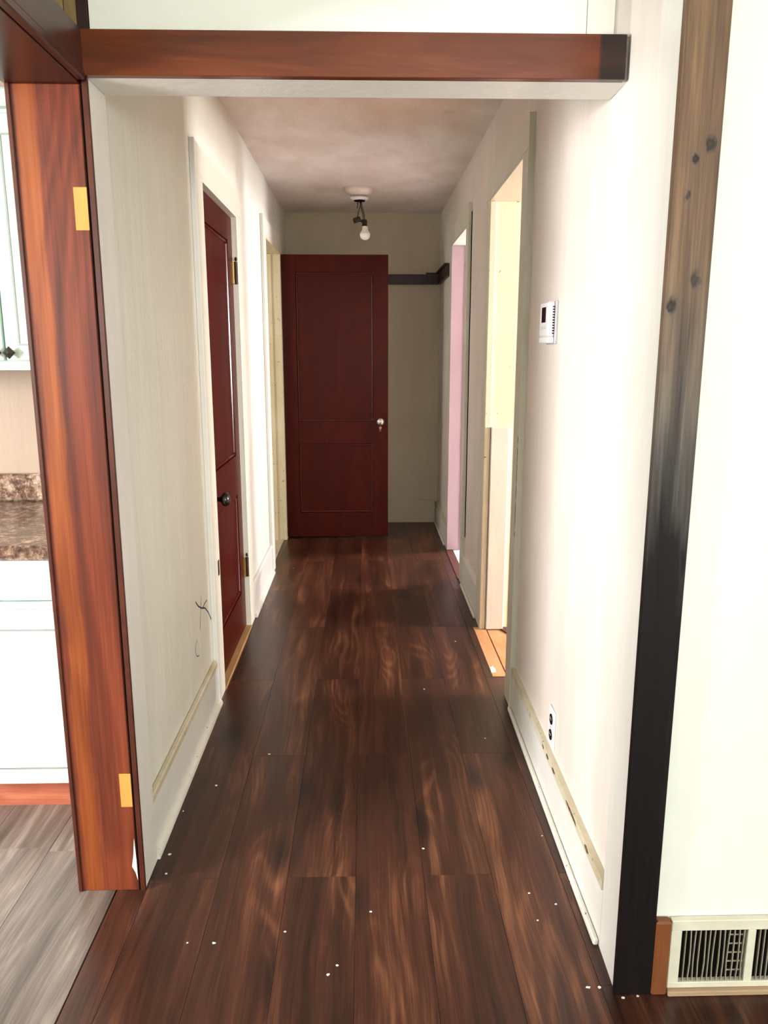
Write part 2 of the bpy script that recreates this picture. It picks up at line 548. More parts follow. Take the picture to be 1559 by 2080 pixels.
def tag(o, label=None, cat=None, group=None, kind=None):
    if label:
        o['label'] = label
    if cat:
        o['category'] = cat
    if group:
        o['group'] = group
    if kind:
        o['kind'] = kind
    return o


def S(o, label, cat):
    return tag(o, label, cat, kind='structure')


# right wall of the hall is not quite parallel to the left one
def XR(y):
    pts = [(1.41, 0.552), (1.75, 0.556), (2.7, 0.572), (3.7, 0.584), (6.2, 0.584)]
    if y <= pts[0][0]:
        return pts[0][1]
    for (a, xa), (b, xb) in zip(pts, pts[1:]):
        if y <= b:
            return xa + (xb - xa) * (y - a) / (b - a)
    return pts[-1][1]


def rslab(bm, y0, y1, z0, z1, d0, d1, bevel=0.0):
    """slab along the right wall: d0..d1 are depths measured from the wall face (+ into the wall)"""
    ys = [y0] + [b for b in (1.75, 2.7, 3.7) if y0 < b < y1] + [y1]
    for a, b in zip(ys, ys[1:]):
        xa, xb = XR(a), XR(b)
        hexa(bm, [(xa + d0, a, z0), (xa + d1, a, z0), (xb + d1, b, z0), (xb + d0, b, z0),
                  (xa + d0, a, z1), (xa + d1, a, z1), (xb + d1, b, z1), (xb + d0, b, z1)], bevel)


def R(name, y0, y1, z0, z1, d0, d1, mat, parent=None, bevel=0.0):
    bm = bmesh.new()
    rslab(bm, y0, y1, z0, z1, d0, d1, bevel)
    return finish(name, bm, mat, parent)


XL = -0.595
T = 0.12
HC = 2.385

# ------------------------------------------------------------------ floors
floor = empty('floor', (0, 2.0, -0.012))
S(floor, 'dark walnut plank floor running down the hallway', 'floor')
B('subfloor', -0.648, 3.6, -3.2, 6.12, -0.06, -0.012, 'dark', floor)


def plank(x0, x1, y0, y1, mat, parent, gap=0.0004):
    bm = bmesh.new()
    box(bm, x0 + gap, x1 - gap, y0 + gap, y1 - gap, -0.012, 0.0, 0.0004)
    return finish('plank', bm, mat, parent, origin=((x0 + x1) / 2, (y0 + y1) / 2, -0.012))


PW, PL = 0.18, 1.25
for i in range(-4, 20):
    x0 = -0.03 + PW * i
    x1 = x0 + PW
    if x1 <= -0.645:
        continue
    # the front room's planks beyond the frame are laid only as far as they can matter
    first = 1.79 if i % 2 else 2.416
    y = first - PL * 4
    while y < 6.1:
        a, b = max(y, -3.2), min(y + PL, 6.1)
        y += PL
        if b - a < 0.02:
            continue
        xa, xb = max(x0, -0.645), x1
        if a >= 1.42:
            xb = min(xb, 0.60)
        if xb - xa < 0.01:
            continue
        if a >= 1.75:
            xa = max(xa, -0.60)
        if x0 > 0.6 and b > 1.42:
            b = min(b, 1.42)
            if b - a < 0.02:
                continue
        if x0 < 0.6 < x1 and a < 1.42 < b:      # plank notched round the wall end
            plank(xa, 0.60, 1.42, b, 'plank', floor)
            b = 1.42
        plank(xa, xb, a, b, 'plank', floor)

kfloor = empty('floor_kitchen', (-2, 0.5, -0.012))
S(kfloor, 'grey weathered plank floor of the kitchen on the left', 'floor')
B('subfloor', -3.4, -0.65, -1.6, 2.74, -0.06, -0.0125, 'dark', kfloor)
for i in range(0, 12):
    x1 = -0.648 if i == 0 else -0.885 - 0.19 * (i - 1)
    x0 = -0.885 - 0.19 * i
    y = (0.68 if i % 2 else 1.30) - 1.25 * 3
    if i == 0:
        y = 1.915 - 1.25 * 3
    while y < 2.7:
        a, b = max(y, -1.6), min(y + 1.25, 2.72)
        y += 1.25
        if b - a > 0.02:
            plank(x0, x1, a, b, 'grey_plank', kfloor)

# ------------------------------------------------------------------ hall walls
bm = bmesh.new()
for y0, y1, z0, z1 in ((1.772, 2.94, 0, HC), (3.70, 4.76, 0, HC), (5.53, 6.1, 0, HC), (2.94, 3.70, 1.97, HC), (4.76, 5.53, 2.03, HC)):
    box(bm, XL - T, XL, y0, y1, z0, z1)
wall_left = S(finish('wall_left', bm, 'wall_l', origin=(XL, 1.772, 0)), 'cream plaster wall on the left of the hallway, with pen scribbles', 'wall')

bm = bmesh.new()
for y0, y1, z0, z1 in ((1.532, 2.86, 0, HC), (3.65, 4.47, 0, HC), (5.19, 6.1, 0, HC), (2.86, 3.65, 2.035, HC), (4.47, 5.19, 2.045, HC)):
    rslab(bm, y0, y1, z0, z1, 0, T)
wall_right = S(finish('wall_right', bm, 'wall_r', origin=(0.55, 1.532, 0)), 'rosy white plaster wall on the right of the hallway', 'wall')

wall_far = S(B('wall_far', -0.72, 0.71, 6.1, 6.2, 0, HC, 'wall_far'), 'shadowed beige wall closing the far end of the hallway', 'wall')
ceiling = S(B('ceiling', -0.72, 0.71, 1.868, 6.2, HC, HC + 0.08, 'ceil'), 'patchy stained plaster ceiling of the hallway', 'ceiling')

# lowered header over the mouth of the hall, with the wall panels above it
header = S(B('wall_header', XL, 0.556, 1.757, 1.867, 1.917, 2.62, 'white'), 'white boxed header crossing the mouth of the hallway', 'wall')
B('panel', -0.558, 0.463, 1.750, 1.757, 2.0035, 2.62, 'wall_front', header)
B('panel', 0.4645, 0.5215, 1.750, 1.757, 2.0035, 2.62, 'wall_front', header)
B('panel', 0.523, 0.556, 1.753, 1.757, 2.0035, 2.62, 'wall_r', header)
B('corner_strip', -0.581, -0.560, 1.744, 1.757, 2.0035, 2.62, 'dark_rail', header)

beam = B('trim_1', -0.5905, 0.5465, 1.737, 1.757, 1.917, 2.003, 'beam', bevel=0.0012, origin=(0, 1.747, 1.917))
S(beam, 'red-brown varnished beam board across the hallway mouth with blackened right end', 'beam')

# ------------------------------------------------------------------ kitchen doorway: jambs, header, casing
post = empty('trim_2', (-0.66, 1.76, 0))
S(post, 'orange-streaked red wooden door post at the kitchen doorway', 'door post')
B('jamb_board', -0.737, -0.5885, 1.750, 1.771, 0, 1.905, 'post', post, 0.002)
B('bead', -0.7415, -0.731, 1.746, 1.753, 0, 1.905, 'red_trim_y', post, 0.002)
B('casing_edge', -0.5835, -0.5715, 1.749, 1.758, 0, 1.9165, 'red_trim_y', post, 0.001)
for z0, z1 in ((1.616, 1.703), (0.240, 0.331)):
    B('hinge_mortise', -0.617, -0.5888, 1.7488, 1.7505, z0, z1, 'mortise', post)
B('gap_shade_strip', -0.5884, -0.5836, 1.7535, 1.7575, 0, 1.9168, 'dark', post)  # dark filler strip put in as the shade of the groove
# bare plaster scar where varnish was knocked off the foot of the post
bm = bmesh.new()
scar = [(-0.6015, 0.070), (-0.5960, 0.102), (-0.5915, 0.150), (-0.5895, 0.085), (-0.5890, 0.030), (-0.5935, 0.052)]
vf = [bm.verts.new((x, 1.7490, z)) for x, z in scar]
vb = [bm.verts.new((x, 1.7506, z)) for x, z in scar]
bm.faces.new(vf)
bm.faces.new(vb[::-1])
for k in range(6):
    bm.faces.new((vf[k], vf[(k + 1) % 6], vb[(k + 1) % 6], vb[k]))
finish('paint_scar', bm, 'chip', post)

S(B('trim_3', XL, -0.5725, 1.758, 1.869, 0, 1.917, 'white', bevel=0.0015), 'flat white casing board at the left hallway corner', 'casing')

hd = empty('trim_4', (-0.66, 1.4, 1.905))
S(hd, 'dark red wooden header over the kitchen doorway', 'header')
B('soffit_board', -0.745, -0.5885, 0.98, 1.772, 1.9052, 1.925, 'red_trim_y', hd, 0.001)
B('face_board', -0.5885, -0.5735, 0.85, 1.7365, 1.926, 2.003, 'red_trim_y', hd, 0.001)
B('lower_bead', -0.5885, -0.5705, 0.85, 1.7365, 1.907, 1.9255, 'red_trim_y', hd, 0.003)
B('top_ledge', -0.640, -0.5885, 0.85, 1.7365, 1.985, 2.003, 'red_trim_y', hd)
njamb = empty('trim_5', (-0.66, 0.99, 0))
S(njamb, 'dark red door post nearest the camera at the lower left edge', 'door post')
B('jamb_board', -0.737, -0.5885, 0.98, 1.0, 0, 1.904, 'red_trim_y', njamb, 0.001)
B('casing', -0.588, -0.570, 0.90, 1.003, 0, 1.904, 'red_trim_y', njamb, 0.002)

# rough boards showing above the kitchen header
rough = S(empty('wall_over_doorway', (-0.66, 1.4, 2.0)), 'raw yellow boards above the kitchen doorway header', 'wall')
for k in range(7):
    y1 = 1.743 - k * 0.107
    B('board', -0.66, -0.64 + 0.003 * (k % 2), y1 - 0.104, y1, 2.0, 2.62, 'raw_board', rough, 0.001)

for x0, x1 in ((-0.659, -0.634), (-0.633, -0.608), (-0.6065, -0.5825)):
    B('board', x0, x1, 1.7455, 1.757, 2.0035, 2.62, 'raw_board', rough, 0.001)

S(B('wall_living_left', -0.72, -0.588, -3.2, 0.98, 0, 2.62, 'wall_front'), 'front room wall beside the kitchen doorway', 'wall')

# ------------------------------------------------------------------ right corner: dark board, front wall
dk = B('trim_6', 0.533, 0.610, 1.392, 1.410, 0, 2.62, 'dark_board', bevel=0.0012, origin=(0.5715, 1.40, 0))
S(dk, 'weathered brown board stained black below, upright at the right hallway corner', 'board')
bm = bmesh.new()
hexa(bm, [(0.5355, 1.4105, 0), (0.551, 1.4105, 0), (0.5535, 1.528, 0), (0.540, 1.528, 0),
          (0.5355, 1.4105, 2.62), (0.551, 1.4105, 2.62), (0.5535, 1.528, 2.62), (0.540, 1.528, 2.62)], 0.001)
S(finish('trim_7', bm, 'white'), 'flat white casing board behind the weathered corner board', 'casing')
S(B('wall_front_right', 0.5545, 3.6, 1.4105, 1.531, 0, 2.62, 'wall_front', origin=(0.56, 1.41, 0)), 'bright pale wall facing the camera at the right', 'wall')

# ------------------------------------------------------------------ living room and other room shells (with real window openings)


def wall_hole(name, axis, pos, thick, a0, a1, z1, ha0, ha1, hz0, hz1, mat, label):
    """wall in the plane x=pos or y=pos, spanning a0..a1, with a window opening"""
    bm = bmesh.new()
    for p0, p1, q0, q1 in ((a0, ha0, 0, z1), (ha1, a1, 0, z1), (ha0, ha1, 0, hz0), (ha0, ha1, hz1, z1)):
        if axis == 'x':
            box(bm, pos, pos + thick, p0, p1, q0, q1)
        else:
            box(bm, p0, p1, pos, pos + thick, q0, q1)
    return S(finish(name, bm, mat), label, 'wall')


def window(name, axis, pos, a0, a1, z0, z1, label):
    w = empty(name, (pos, (a0 + a1) / 2, z0) if axis == 'x' else ((a0 + a1) / 2, pos, z0))
    S(w, label, 'window')

    def bar(nm, p0, p1, q0, q1, d=0.03):
        if axis == 'x':
            B(nm, pos - d, pos + d, p0, p1, q0, q1, 'white', w)
        else:
            B(nm, p0, p1, pos - d, pos + d, q0, q1, 'white', w)
    f = 0.05
    bar('frame', a0, a0 + f, z0, z1)
    bar('frame', a1 - f, a1, z0, z1)
    bar('frame', a0 + f, a1 - f, z0, z0 + f)
    bar('frame', a0 + f, a1 - f, z1 - f, z1)
    zm = (z0 + z1) / 2
    bar('meeting_rail', a0 + f, a1 - f, zm - 0.02, zm + 0.02, 0.02)


wall_hole('wall_living_back', 'y', -3.3, 0.1, -0.72, 3.7, 2.62, 0.2, 2.4, 0.9, 2.2, 'wall_front', 'front room wall behind the camera with a wide window')
window('window_1', 'y', -3.24, 0.2, 2.4, 0.9, 2.2, 'wide window of the front room behind the camera')
S(B('wall_living_right', 3.6, 3.7, -3.2, 1.531, 0, 2.62, 'wall_front'), 'front room wall far to the right', 'wall')
S(B('ceiling_living', -0.72, 3.7, -3.3, 1.757, 2.62, 2.70, 'wall_front'), 'pale ceiling of the front room', 'ceiling')

# kitchen shell
S(B('wall_kitchen_back', -3.5, XL - T, 2.722, 2.80, 0, 2.5, 'kitchen_wall'), 'beige kitchen wall behind the counter', 'wall')
wall_hole('wall_kitchen_front', 'y', -1.7, 0.1, -3.5, -0.72, 2.5, -2.6, -1.5, 0.95, 2.05, 'kitchen_wall', 'kitchen wall with the window that lights the cabinets')
window('window_2', 'y', -1.64, -2.6, -1.5, 0.95, 2.05, 'kitchen window opposite the cabinets')
wall_hole('wall_kitchen_left', 'x', -3.5, 0.1, -1.6, 2.722, 2.5, -0.65, 0.65, 0.95, 2.05, 'kitchen_wall', 'far left kitchen wall with a side window')
window('window_6', 'x', -3.44, -0.65, 0.65, 0.95, 2.05, 'side window of the kitchen')
S(B('ceiling_kitchen', -3.5, -0.74, -1.7, 2.80, 2.5, 2.58, 'room'), 'white ceiling of the kitchen', 'ceiling')
S(B('wall_kitchen_right', -0.745, XL - T - 0.001, 1.7725, 2.721, 0, 2.5, 'kitchen_wall'), 'kitchen side of the wall behind the red post', 'wall')

# room A on the right (near opening), room B (far opening)
S(B('wall_room_divider', XR(4) + T, 3.7, 4.05, 4.15, 0, 2.5, 'room'), 'dividing wall between the two rooms on the right', 'wall')
S(B('wall_near_room_side', XR(2) + T, 3.7, 2.1, 2.2, 0, 2.5, 'room'), 'near side wall of the room through the first right doorway', 'wall')
wall_hole('wall_near_room_far', 'x', 3.7, 0.1, 2.1, 4.15, 2.5, 2.55, 3.25, 0.85, 2.05, 'room', 'window wall of the room through the first right doorway')
window('window_3', 'x', 3.75, 2.55, 3.25, 0.85, 2.05, 'window of the room through the first right doorway')
S(B('ceiling_near_room', XR(3) + T, 3.8, 2.1, 4.15, 2.5, 2.58, 'room'), 'ceiling of the room through the first right doorway', 'ceiling')
S(B('wall_pink_room_side', XR(6) + T, 3.3, 6.1, 6.2, 0, 2.5, 'pink_room'), 'far side wall of the pink room', 'wall')
wall_hole('wall_pink_room_far', 'x', 3.2, 0.1, 4.15, 6.1, 2.5, 5.2, 6.0, 0.85, 2.05, 'pink_room', 'window wall of the pink room')
window('window_4', 'x', 3.25, 5.2, 6.0, 0.85, 2.05, 'window of the pink room')
S(B('ceiling_pink_room', XR(5) + T, 3.3, 4.15, 6.2, 2.5, 2.58, 'room'), 'ceiling of the pink room', 'ceiling')
S(B('floor_pink_room', 0.612, 3.2, 4.15, 6.1, -0.04, 0.004, 'white_floor'), 'bright white floor of the pink room', 'floor')
# room through the far left doorway
S(B('wall_far_left_room', -3.1, -3.0, 4.2, 6.2, 0, 2.5, 'room'), 'wall of the room through the far left doorway', 'wall')
wall_hole('wall_far_left_room_near', 'y', 4.1, 0.1, -3.1, XL - T, 2.5, -2.85, -1.95, 0.95, 2.05, 'room', 'window wall of the room through the far left doorway')
window('window_5', 'y', 4.15, -2.85, -1.95, 0.95, 2.05, 'window of the room through the far left doorway')
S(B('wall_far_left_room_end', -3.1, XL - T, 6.1, 6.2, 0, 2.5, 'room'), 'end wall of the room through the far left doorway', 'wall')
S(B('ceiling_far_left_room', -3.1, XL - T, 4.1, 6.2, 2.5, 2.58, 'room'), 'ceiling of the room through the far left doorway', 'ceiling')
S(B('floor_far_left_room', -3.0, -0.602, 4.2, 6.1, -0.04, 0.002, 'tan_floor'), 'pale tan floor through the far left doorway', 'floor')
# closet behind the red door
S(B('wall_closet', -1.3, -1.28, 2.82, 4.1, 0, 2.5, 'room'), 'closet wall behind the closed red door', 'wall')

# ------------------------------------------------------------------ near right doorway floor
nfloor = S(empty('floor_near_room', (1.5, 3.2, -0.012)), 'bare orange wood floor through the first right doorway', 'floor')
B('subfloor', 0.603, 3.7, 2.2, 4.05, -0.06, -0.0125, 'dark', nfloor)
for k in range(8):
    x0 = 0.605 + 0.30 * k
    B('board', x0, x0 + 0.298, 2.2, 4.05, -0.012, 0.0, 'orange_floor', nfloor, 0.001)
th = S(B('trim_8', 0.5405, 0.5995, 3.05, 3.648, -0.010, 0.0022, 'orange_floor', bevel=0.001), 'narrow raw orange wood threshold strip in the first right doorway', 'threshold')
bm = bmesh.new()
vs0 = [(0.660, 3.635), (0.80, 3.635), (0.80, 3.30)]
lo = [bm.verts.new((x, y, 0.0005)) for x, y in vs0]
hi = [bm.verts.new((x, y, 0.007)) for x, y in vs0]
bm.faces.new(lo[::-1])
bm.faces.new(hi)
for k in range(3):
    bm.faces.new((lo[k], lo[(k + 1) % 3], hi[(k + 1) % 3], hi[k]))
tag(finish('floor_scrap', bm, 'mahogany_scrap'), 'dark red-brown triangular scrap on the orange floor in the right doorway', 'scrap')
S(B('trim_9', 0.560, 0.611, 4.475, 5.185, -0.010, 0.006, 'mahogany_scrap', bevel=0.001), 'red-brown threshold of the pink room doorway', 'threshold')
S(B('trim_10', -0.640, -0.575, 2.945, 3.695, -0.010, 0.009, 'threshold', bevel=0.003), 'worn yellow-brown wooden threshold under the closed red door', 'threshold')

# ------------------------------------------------------------------ baseboards
def base_left(name, y0, y1, label, cap='dirty_cap'):
    o = empty(name, (XL, (y0 + y1) / 2, 0))
    S(o, label, 'baseboard')
    B('board', XL, -0.582, y0, y1, 0, 0.158, 'white', o, 0.001)
    B('cap', XL, -0.5775, y0, y1, 0.1585, 0.184, cap, o, 0.004)
    bm = bmesh.new()
    n = 5
    prof = [(-0.582, 0.0)] + [(-0.582 + 0.0165 * math.cos(a), 0.0005 + 0.020 * math.sin(a)) for a in [math.pi / 2 * k / n for k in range(n + 1)]]
    f0 = [bm.verts.new((x, y0 + 0.002, z)) for x, z in prof]
    f1 = [bm.verts.new((x, y1 + 0.012, z)) for x, z in prof]
    bm.faces.new(f0)
    bm.faces.new(f1[::-1])
    for k in range(len(prof)):
        j = (k + 1) % len(prof)
        bm.faces.new((f0[k], f0[j], f1[j], f1[k]))
    finish('quarter_round', bm, 'white_chip', o)
    return o


base_left('baseboard_left', 1.870, 2.812, 'white baseboard along the left wall before the closed red door')
base_left('baseboard_left_far', 3.822, 4.635, 'white baseboard between the two left doorways', 'white')


def base_right(name, y0, y1, label, dirt='dirty_cap'):
    o = empty(name, (XR((y0 + y1) / 2), (y0 + y1) / 2, 0))
    S(o, label, 'baseboard')
    R('board', y0, y1, 0, 0.150, -0.013, 0, 'white', o)
    R('cap', y0, y1, 0.1505, 0.176, -0.0165, 0, dirt, o)
    R('quarter_round', y0 + 0.002, y1 + 0.004, 0, 0.018, -0.027, -0.0135, 'white_chip', o, 0.004)
    return o


base_right('baseboard_right', 1.530, 2.732, 'white baseboard with dirty chipped cap along the near right wall')
base_right('baseboard_right_middle', 3.772, 4.345, 'short white baseboard between the two right doorways', 'white')
base_right('baseboard_right_far', 5.312, 6.085, 'white baseboard beyond the pink doorway', 'dirty_cap')
S(B('baseboard_far', -0.59, 0.566, 6.085, 6.0995, 0, 0.186, 'wall_far', bevel=0.003), 'beige baseboard across the far wall', 'baseboard')


# ------------------------------------------------------------------ door casings and jambs
def casing_left(name, y0, y1, zt, w, mat, label, jamb_mat, stop_mat):
    """casing and jamb lining of an opening y0..y1 in the left wall"""
    o = empty(name, (XL, (y0 + y1) / 2, 0))
    S(o, label, 'door frame')
    B('near_casing', XL, -0.578, y0 - w, y0, 0, zt, mat, o, 0.0015)
    B('near_backband', XL, -0.5755, y0 - w - 0.008, y0 - w + 0.008, 0, zt + w - 0.01, 'white', o, 0.002)
    B('far_casing', XL, -0.578, y1, y1 + w, 0, zt, mat, o, 0.0015)
    B('head_casing', XL, -0.578, y0 - w + 0.008, y1 + w, zt + 0.0005, zt + w - 0.012, mat, o, 0.0015)
    B('near_jamb', XL - T, -0.579, y0 - 0.0005, y0 + 0.012, 0, zt - 0.012, jamb_mat, o)
    B('far_jamb', XL - T, -0.579, y1 - 0.012, y1 + 0.0005, 0, zt - 0.012, jamb_mat, o)
    B('head_jamb', XL - T, -0.579, y0, y1, zt - 0.0115, zt, jamb_mat, o)
    B('stop', XL - T + 0.02, XL - 0.045, y1 - 0.024, y1 - 0.0125, 0, zt - 0.013, stop_mat, o, 0.001)
    return o


casing_left('trim_11', 2.94, 3.70, 1.97, 0.115, 'green_white', 'white painted frame around the closed red door', 'green_white', 'red_door')
cl2 = casing_left('trim_12', 4.76, 5.53, 2.03, 0.115, 'white_chip', 'chipped white and yellowed frame of the far left doorway', 'cream_old', 'cream_old')


def casing_right(name, y0, y1, zt, w, mat, label, jamb_mat):
    o = empty(name, (XR((y0 + y1) / 2), (y0 + y1) / 2, 0))
    S(o, label, 'door frame')
    R('near_casing', y0 - w, y0, 0, zt, -0.016, 0, mat, o, 0.0015)
    R('near_backband', y0 - w - 0.008, y0 - w + 0.008, 0, zt + w - 0.012, -0.021, 0, mat, o)
    R('far_casing', y1, y1 + w, 0, zt, -0.016, 0, mat, o, 0.0015)
    R('head_casing', y0 - w + 0.008, y1 + w, zt + 0.0005, zt + w - 0.012, -0.016, 0, mat, o)
    R('near_jamb', y0 - 0.0005, y0 + 0.012, 0, zt - 0.012, -0.015, T, jamb_mat, o)
    R('far_jamb', y1 - 0.012, y1 + 0.0005, 0, zt - 0.012, -0.015, T, jamb_mat, o)
    R('head_jamb', y0, y1, zt - 0.0115, zt, -0.015, T, mat, o)
    return o


ca = casing_right('trim_13', 2.86, 3.65, 2.035, 0.115, 'green_white', 'worn greenish white frame of the first right doorway', 'cream')
R('far_stop', 3.626, 3.6375, 0, 2.02, -0.014, 0.012, 'cream', ca, 0.001)
R('lower_board', 3.606, 3.6375, 0.004, 1.012, 0.014, 0.100, 'white', ca, 0.003)
cb = casing_right('trim_14', 4.47, 5.19, 2.045, 0.115, 'green_white', 'pink-lined frame of the second right doorway', 'pink')
R('far_stop', 5.166, 5.1775, 0, 2.03, 0.07, 0.10, 'pink', cb, 0.001)




def patch(name, pts, thick, mat, parent, face):
    """irregular thin patch; pts are (y, z) on the right wall at depth face in front of it"""
    bm = bmesh.new()
    fr = [bm.verts.new((XR(y) - face - thick, y, z)) for y, z in pts]
    bk = [bm.verts.new((XR(y) - face, y, z)) for y, z in pts]
    bm.faces.new(fr)
    bm.faces.new(bk[::-1])
    n = len(pts)
    for k in range(n):
        bm.faces.new((fr[k], fr[(k + 1) % n], bk[(k + 1) % n], bk[k]))
    return finish(name, bm, mat, parent)


M['bare'] = paint('bare_ochre_wood_under_chipped_paint', srgb(176, 140, 92), srgb(70, 54, 40), 0.6, 0.9, (30, 30, 12), 0.5, 0.2)
rr = random.Random(11)
for zc, hh in ((0.775, 0.05), (0.86, 0.03), (0.925, 0.045), (0.995, 0.035), (0.70, 0.012), (1.05, 0.012)):
    pts = []
    for k in range(10):
        a = 6.283 * k / 10
        pts.append((2.745 + 0.0062 * math.cos(a) * (0.6 + 0.5 * rr.random()), zc + hh * math.sin(a) * (0.7 + 0.5 * rr.random())))
    patch('bare_patch', pts, 0.0006, 'bare', ca, 0.0208)
R('gap_shade_strip', 4.338, 4.3465, 0.30, 2.10, -0.004, -0.0003, 'dark', cb)  # thin dark strip in place of a recess, painting the gap's shade
br = bpy.data.objects['baseboard_right']
for yc, wl in ((1.815, 0.075), (2.02, 0.022), (2.10, 0.016), (1.66, 0.018), (2.16, 0.012)):
    pts = []
    for k in range(10):
        a = 6.283 * k / 10
        pts.append((yc + wl * math.cos(a) * (0.7 + 0.5 * rr.random()), 0.164 + 0.0068 * math.sin(a) * (0.6 + 0.5 * rr.random())))
    patch('worn_patch', pts, 0.0005, 'bare', br, 0.0164)

# ------------------------------------------------------------------ doors
def two_panel_leaf(parent, half, z0, z1, th, stile, rails, flat):
    """door leaf in the XZ plane; parts placed by the given mapping flat(u0,u1,d0,d1,z0,z1) -> box bounds"""
    w = half
    B('stile', *flat(0, stile, 0, th), z0, z1, 'red_door', parent, 0.0012)
    B('stile', *flat(w - stile, w, 0, th), z0, z1, 'red_door', parent, 0.0012)
    zs = [z0] + rails + [z1]
    # rails: pairs (bottom, top)
    for a, b in ((z0, rails[0]), (rails[1], rails[2]), (rails[3], z1)):
        B('rail', *flat(stile + 0.0004, w - stile - 0.0004, 0.0003, th - 0.0003), a + 0.0003, b - 0.0003, 'red_door', parent)
    for a, b in ((rails[0], rails[1]), (rails[2], rails[3])):
        B('panel', *flat(stile + 0.012, w - stile - 0.012, 0.011, th - 0.011), a + 0.012, b - 0.012, 'red_door', parent)
        for q0, q1 in ((a + 0.0003, a + 0.0118), (b - 0.0118, b - 0.0003)):
            B('panel_mould', *flat(stile + 0.0005, w - stile - 0.0005, 0.004, th - 0.004), q0, q1, 'red_gloss', parent, 0.0045)
        for u0, u1 in ((stile + 0.0005, stile + 0.0118), (w - stile - 0.0118, w - stile - 0.0005)):
            B('panel_mould', *flat(u0, u1, 0.004, th - 0.004), a + 0.012, b - 0.012, 'red_gloss', parent, 0.0045)


# open door standing across the hall, hinged on the far left doorway
d_open = empty('door_1', (-0.21, 5.585, 0.013))
S(d_open, 'open dark red two-panel door standing across the hallway', 'door')
DX0, DX1, DY = -0.588, 0.168, 5.568
two_panel_leaf(d_open, DX1 - DX0, 0.013, 2.022, 0.035, 0.108, [0.195, 0.705, 0.868, 1.905], lambda u0, u1, d0, d1: (DX0 + u0, DX0 + u1, DY + d0, DY + d1))
kn = L('knob', [(0.0, -0.062), (0.016, -0.061), (0.025, -0.054), (0.028, -0.045), (0.024, -0.034), (0.012, -0.026), (0.010, -0.006), (0.024, -0.005), (0.026, 0.0)], (0.112, DY, 0.868), 'nickel', d_open, 'y')
bm = bmesh.new()
lathe(bm, [(0.0, -0.004), (0.010, -0.004), (0.011, 0.0)], (0.112, DY, 0.822), 'y', 16)
finish('keyhole_plate', bm, 'brass', d_open)
bm = bmesh.new()
box(bm, 0.106, 0.109, DY - 0.012, DY - 0.009, 0.795, 0.826, 0.0005)
box(bm, 0.114, 0.117, DY - 0.016, DY - 0.013, 0.797, 0.826, 0.0005)
box(bm, 0.1045, 0.1185, DY - 0.022, DY - 0.004, 0.824, 0.829, 0.001)
finish('keys', bm, 'brass', d_open)
for z in (0.31, 1.72):
    L('hinge', [(0.0075, 0.0), (0.0075, 0.09)], (-0.594, DY - 0.006, z - 0.045), 'rust', d_open, 'z', 12)

# closed closet door in the left wall
d_closed = empty('door_2', (-0.62, 3.32, 0.012))
S(d_closed, 'closed red-brown door with black knob in the left wall', 'door')
CY0, CY1, CX = 2.954, 3.686, -0.603
two_panel_leaf(d_closed, CY1 - CY0, 0.012, 1.955, 0.035, 0.108, [0.21, 0.70, 0.885, 1.845], lambda u0, u1, d0, d1: (CX - d1, CX - d0, CY0 + u0, CY0 + u1))
L('knob', [(0.0, 0.066), (0.014, 0.065), (0.025, 0.058), (0.029, 0.048), (0.026, 0.038), (0.013, 0.030), (0.009, 0.022), (0.009, 0.006), (0.026, 0.005), (0.028, 0.0)], (CX, 3.012, 0.785), 'black_iron', d_closed, 'x')
for z in (0.315, 1.715):
    h = L('hinge', [(0.008, 0.0), (0.008, 0.10)], (-0.588, 3.690, z - 0.05), 'rust', d_closed, 'z', 12)
    B('leaf_plate', -0.603, -0.5945, 3.660, 3.684, z - 0.048, z + 0.048, 'brass', h, 0.0008)
    L('finial', [(0.002, 0.0), (0.0075, 0.008), (0.005, 0.018), (0.001, 0.022)], (-0.588, 3.690, z + 0.0505), 'rust', h, 'z', 10)
B('strike_plate', -0.5778, -0.5765, 2.905, 2.93, 0.50, 0.56, 'rust', bpy.data.objects['trim_11'])

# ------------------------------------------------------------------ coat rail at the end of the hall
rail = empty('coat_rail', (0.2, 6.08, 1.866))
tag(rail, 'dark brown wooden rail board wrapping the far right corner', 'rail')
B('board', -0.58, 0.5625, 6.080, 6.0995, 1.866, 1.940, 'dark_rail', rail, 0.0015)
R('side_board', 5.40, 6.079, 1.866, 1.944, -0.0205, -0.0005, 'dark_rail', rail, 0.0015)
B('ledge', 0.470, 0.562, 6.045, 6.0795, 1.941, 1.949, 'dark_rail', rail, 0.001)
R('side_ledge', 5.42, 6.04, 1.9445, 1.953, -0.040, -0.0005, 'dark_rail', rail, 0.001)

